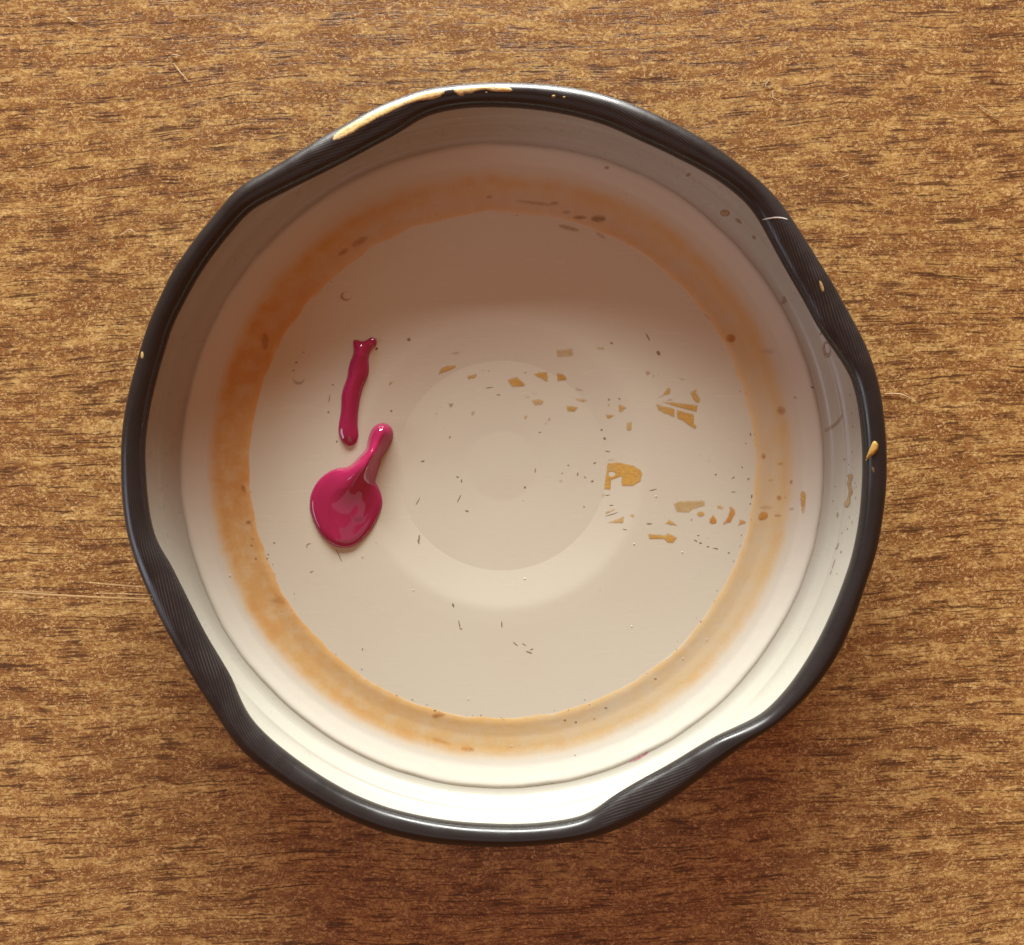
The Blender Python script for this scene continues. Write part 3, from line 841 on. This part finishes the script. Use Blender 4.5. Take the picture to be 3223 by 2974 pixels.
# ------------------------------------------------------------------ wet paint
PX = (CAM_H - 1.5) / F_SRC           # mm per photograph pixel on the lid floor
def dome(d, w, hmax):
    x = np.clip(d * PX / w, 0, 1)
    return hmax * np.sqrt(np.maximum(1 - (1 - x) ** 2, 0))
def path_field(V, pts, vals):
    """nearest distance to a polyline (px), interpolated values along it and the signed side"""
    p = np.array(pts, float); val = np.array(vals, float)
    best = np.full(len(V), 1e9); vv = np.zeros(len(V)); sg = np.zeros(len(V))
    for i in range(len(p) - 1):
        a, b = p[i], p[i + 1]; ab = b - a
        t_ = np.clip(((V - a) @ ab) / (ab @ ab), 0, 1)
        q = a + t_[:, None] * ab
        dd = np.hypot(*(V - q).T)
        m = dd < best
        best[m] = dd[m]; vv[m] = (val[i] + (val[i + 1] - val[i]) * t_)[m]
        sg[m] = np.sign(ab[0] * (V - a)[:, 1] - ab[1] * (V - a)[:, 0])[m]
    return best, vv, sg

Z4 = lambda p: sc(p, 4.62, 900, 1000)
Z5 = lambda p: sc(p, 4.0175, 900, 1300)
streak_out = Z4([(973,350),(985,323),(1020,320),(1060,335),(1115,345),(1165,328),(1205,298),(1250,283),(1290,293),(1320,330),(1322,375),(1300,415),(1265,440),(1230,480),(1208,540),(1200,610),(1208,690),(1210,770),(1195,850),(1150,940),(1110,1040),(1085,1150),(1065,1270),(1048,1400),(1042,1520),(1052,1650),(1054,1740),(1025,1815),(970,1858),(915,1866),(850,1840),(800,1780),(768,1700),(760,1600),(775,1500),(795,1380),(805,1250),(803,1140),(825,1040),(865,930),(895,840),(905,740),(930,640),(965,560),(987,480),(978,410)])
def streak_h(V, d):
    h = dome(d, 1.15, 0.82)
    r_, s_, _ = path_field(V, Z4([(1100, 400), (1095, 560), (1060, 760), (980, 1000), (930, 1300), (910, 1700)]), [.75, 1.15, .95, 1.0, .92, .72])
    return h * s_ * (0.82 + 0.18 * np.exp(-(r_ / 16.0) ** 2))
streak = patch('paint_streak', streak_out, M['paint'], None, height=streak_h, step=3.0, rounds=1, origin=(1095, 1240))
tag(streak, 'long thin streak of wet dark magenta paint with a forked end', 'paint')

blob_out = Z5([(1200,123),(1260,130),(1322,165),(1354,220),(1360,290),(1337,370),(1292,450),(1247,520),(1207,572),(1195,620),(1175,700),(1150,780),(1125,870),(1150,905),(1185,970),(1212,1050),(1224,1130),(1212,1210),(1182,1290),(1130,1400),(1060,1500),(980,1590),(900,1660),(820,1697),(740,1707),(660,1697),(580,1667),(500,1605),(430,1530),(380,1440),(335,1340),(303,1230),(298,1130),(310,1040),(345,950),(400,860),(470,790),(550,735),(630,700),(700,690),(775,683),(850,628),(920,553),(978,490),(1014,445),(1023,390),(1043,300),(1078,210),(1130,150)])
def blob_h(V, d):
    k = np.clip(d * PX / 0.9, 0, 1)
    edge = np.sqrt(np.maximum(1 - (1 - k) ** 2, 0))
    pool = 0.62 * edge * (0.62 + 0.38 * np.clip(d * PX / 2.2, 0, 1))
    # the trailing rope of paint: stands high at the neck, widens and sinks into the puddle
    pts = np.array(Z5([(1215, 230), (1160, 370), (1085, 530), (1000, 680), (900, 810), (790, 920), (700, 1040)]))
    u = np.linspace(0, 1, 70); q = np.linspace(0, 1, len(pts))
    px_, py_ = np.interp(u, q, pts[:, 0]), np.interp(u, q, pts[:, 1])
    hh = np.interp(u, q, [0.85, 1.05, 1.75, 1.65, 1.10, 0.50, 0.0])
    ww = np.interp(u, q, [30, 28, 27, 34, 48, 64, 80])
    acc = np.zeros(len(V))
    for x_, y_, h_, w_ in zip(px_, py_, hh, ww):
        acc += (h_ * np.exp(-((V[:, 0] - x_) ** 2 + (V[:, 1] - y_) ** 2) / w_ ** 2)) ** 6
    k2 = np.clip(d * PX / 0.6, 0, 1)
    rope = 0.80 * acc ** (1 / 6) * np.sqrt(np.maximum(1 - (1 - k2) ** 2, 0))
    h = pool + rope
    r2, s2, _ = path_field(V, Z5([(1080, 920), (1000, 1110), (930, 1280)]), [.0, .07, .08])  # low ridge shaped into the puddle to give a pale reflection streak
    h = h + s2 * np.exp(-(r2 / 19.0) ** 4)
    r3, s3, _ = path_field(V, Z5([(610, 1430), (640, 1600)]), [.03, .09])
    return h + s3 * np.exp(-(r3 / 16.0) ** 2)
blob = patch('paint_blob', blob_out, M['paint'], None, height=blob_h, step=3.0, rounds=1, origin=(1080, 1600))
tag(blob, 'teardrop puddle of glossy magenta paint with a raised tail, below the thin streak', 'paint')
speck = patch('paint_speck', Z4([(1298,440),(1322,425),(1342,452),(1318,468),(1300,462)]), M['paint'], None, thick=0.12, edge=5, step=2, rounds=1, origin=(1186, 1096))
tag(speck, 'tiny dark red paint speck beside the forked end of the streak', 'paint')

# ------------------------------------------------------------------ scratches in the table top
for pts, w in [
 ([(-10,1861),(60,1865),(170,1873),(330,1881),(490,1886)], 7.5),
 ([(255,1831),(350,1840),(470,1849)], 5.5), ([(285,1866),(380,1869),(485,1873)], 5.0), ([(20,1858),(110,1862),(190,1867)], 4.0), ([(-10,1876),(90,1880),(170,1882)], 3.0)]:
    patch('scratch', stroke(pts, w), M['scratch'], table, thick=0.015, edge=2, step=2.6, rounds=0)

# ------------------------------------------------------------------ lint fibres lying on the table
def fibre(pts, label, w=0.085):
    p = np.array(pts, float)
    s = np.concatenate([[0], np.cumsum(np.hypot(*np.diff(p, axis=0).T))])
    m = max(10, int(s[-1] / 5))
    t_ = np.linspace(0, s[-1], m)
    c = np.stack([np.interp(t_, s, p[:, 0]), np.interp(t_, s, p[:, 1])], 1)
    for _ in range(2):
        for a in (0, 1):
            pad = np.concatenate([[c[0, a]], c[:, a], [c[-1, a]]])
            c[:, a] = np.convolve(pad, [.25, .5, .25], 'valid')
    P3 = []
    for i, (u, v_) in enumerate(c):
        q, nrm = hit(u, v_)
        P3.append(q + Vector((0, 0, (w * .5 + .02 + .10 * math.sin(math.pi * i / (m - 1))) * MM)))
    base = P3[m // 2].copy(); base.z = 0
    vs, fs = [], []
    for i, q in enumerate(P3):
        t3 = (P3[min(i + 1, m - 1)] - P3[max(i - 1, 0)]).normalized()
        n1 = t3.cross(Vector((0, 0, 1))).normalized(); n2 = n1.cross(t3)
        r_ = w * .5 * MM * (0.45 + 0.55 * math.sin(math.pi * min(max(i / (m - 1), .05), .95)))
        for k_ in range(6):
            a = k_ * math.pi / 3
            vs.append(q - base + n1 * (r_ * math.cos(a)) + n2 * (r_ * math.sin(a)))
    for i in range(m - 1):
        for k_ in range(6):
            a, b = i * 6 + k_, i * 6 + (k_ + 1) % 6
            fs.append((a, b, b + 6, a + 6))
    fs.append(tuple(range(5, -1, -1))); fs.append(tuple(range((m - 1) * 6, m * 6)))
    o = link_mesh('lint_fibre', vs, fs, M['lint'])
    o.location = base
    return tag(o, label, 'lint', 'lint fibres lying on the tabletop')
T1 = lambda p: sc(p, 2.31, 0, 0)
T2 = lambda p: sc(p, 2.31, 2400, 0)
T3 = lambda p: sc(p, 3.08, 2700, 1100)
fibre(T1([(888,1690),(905,1710),(925,1675),(950,1665),(982,1690),(992,1722)]), 'curled loop of pale lint on the wood nearest the upper left of the black rim', .10)
fibre(T1([(485,125),(515,140),(540,162),(572,166)]), 'short kinked pale lint fibre near the top left corner of the table', .12)
fibre(T1([(1290,126),(1390,122),(1500,121)]), 'straight level pale lint fibre at the top edge of the table', .09)
fibre(T1([(1262,458),(1300,512),(1350,570),(1382,606)]), 'long slanting pale lint fibre on the wood above the left part of the lid', .10)
fibre(T1([(1240,406),(1275,400),(1282,408),(1318,408)]), 'tiny bright hooked lint fibre just above the long slanting one', .12)
fibre(T1([(-5,586),(60,576),(140,540)]), 'faint curved lint fibre crossing the left edge of the table near the top', .07)
fibre(T2([(20,600),(30,570),(55,575),(30,600),(10,635),(50,632),(85,630)]), 'small looped lint fibre above the zigzag one, up from the right of the lid', .08)
fibre(T2([(72,655),(75,690),(65,715),(115,735),(140,746),(120,766)]), 'zigzag pale lint fibre on the wood beyond the upper right of the lid', .10)
fibre(T2([(1562,765),(1640,815),(1725,868)]), 'straight diagonal lint fibre near the right edge of the table', .10)
fibre(T2([(558,1296),(600,1284),(636,1268)]), 'short thin rising lint fibre to the right of the upper right lug', .07)
fibre(T3([(248,433),(330,425),(420,435),(500,470),(565,512)]), 'bright arched lint fibre touching the right side of the black rim', .11)
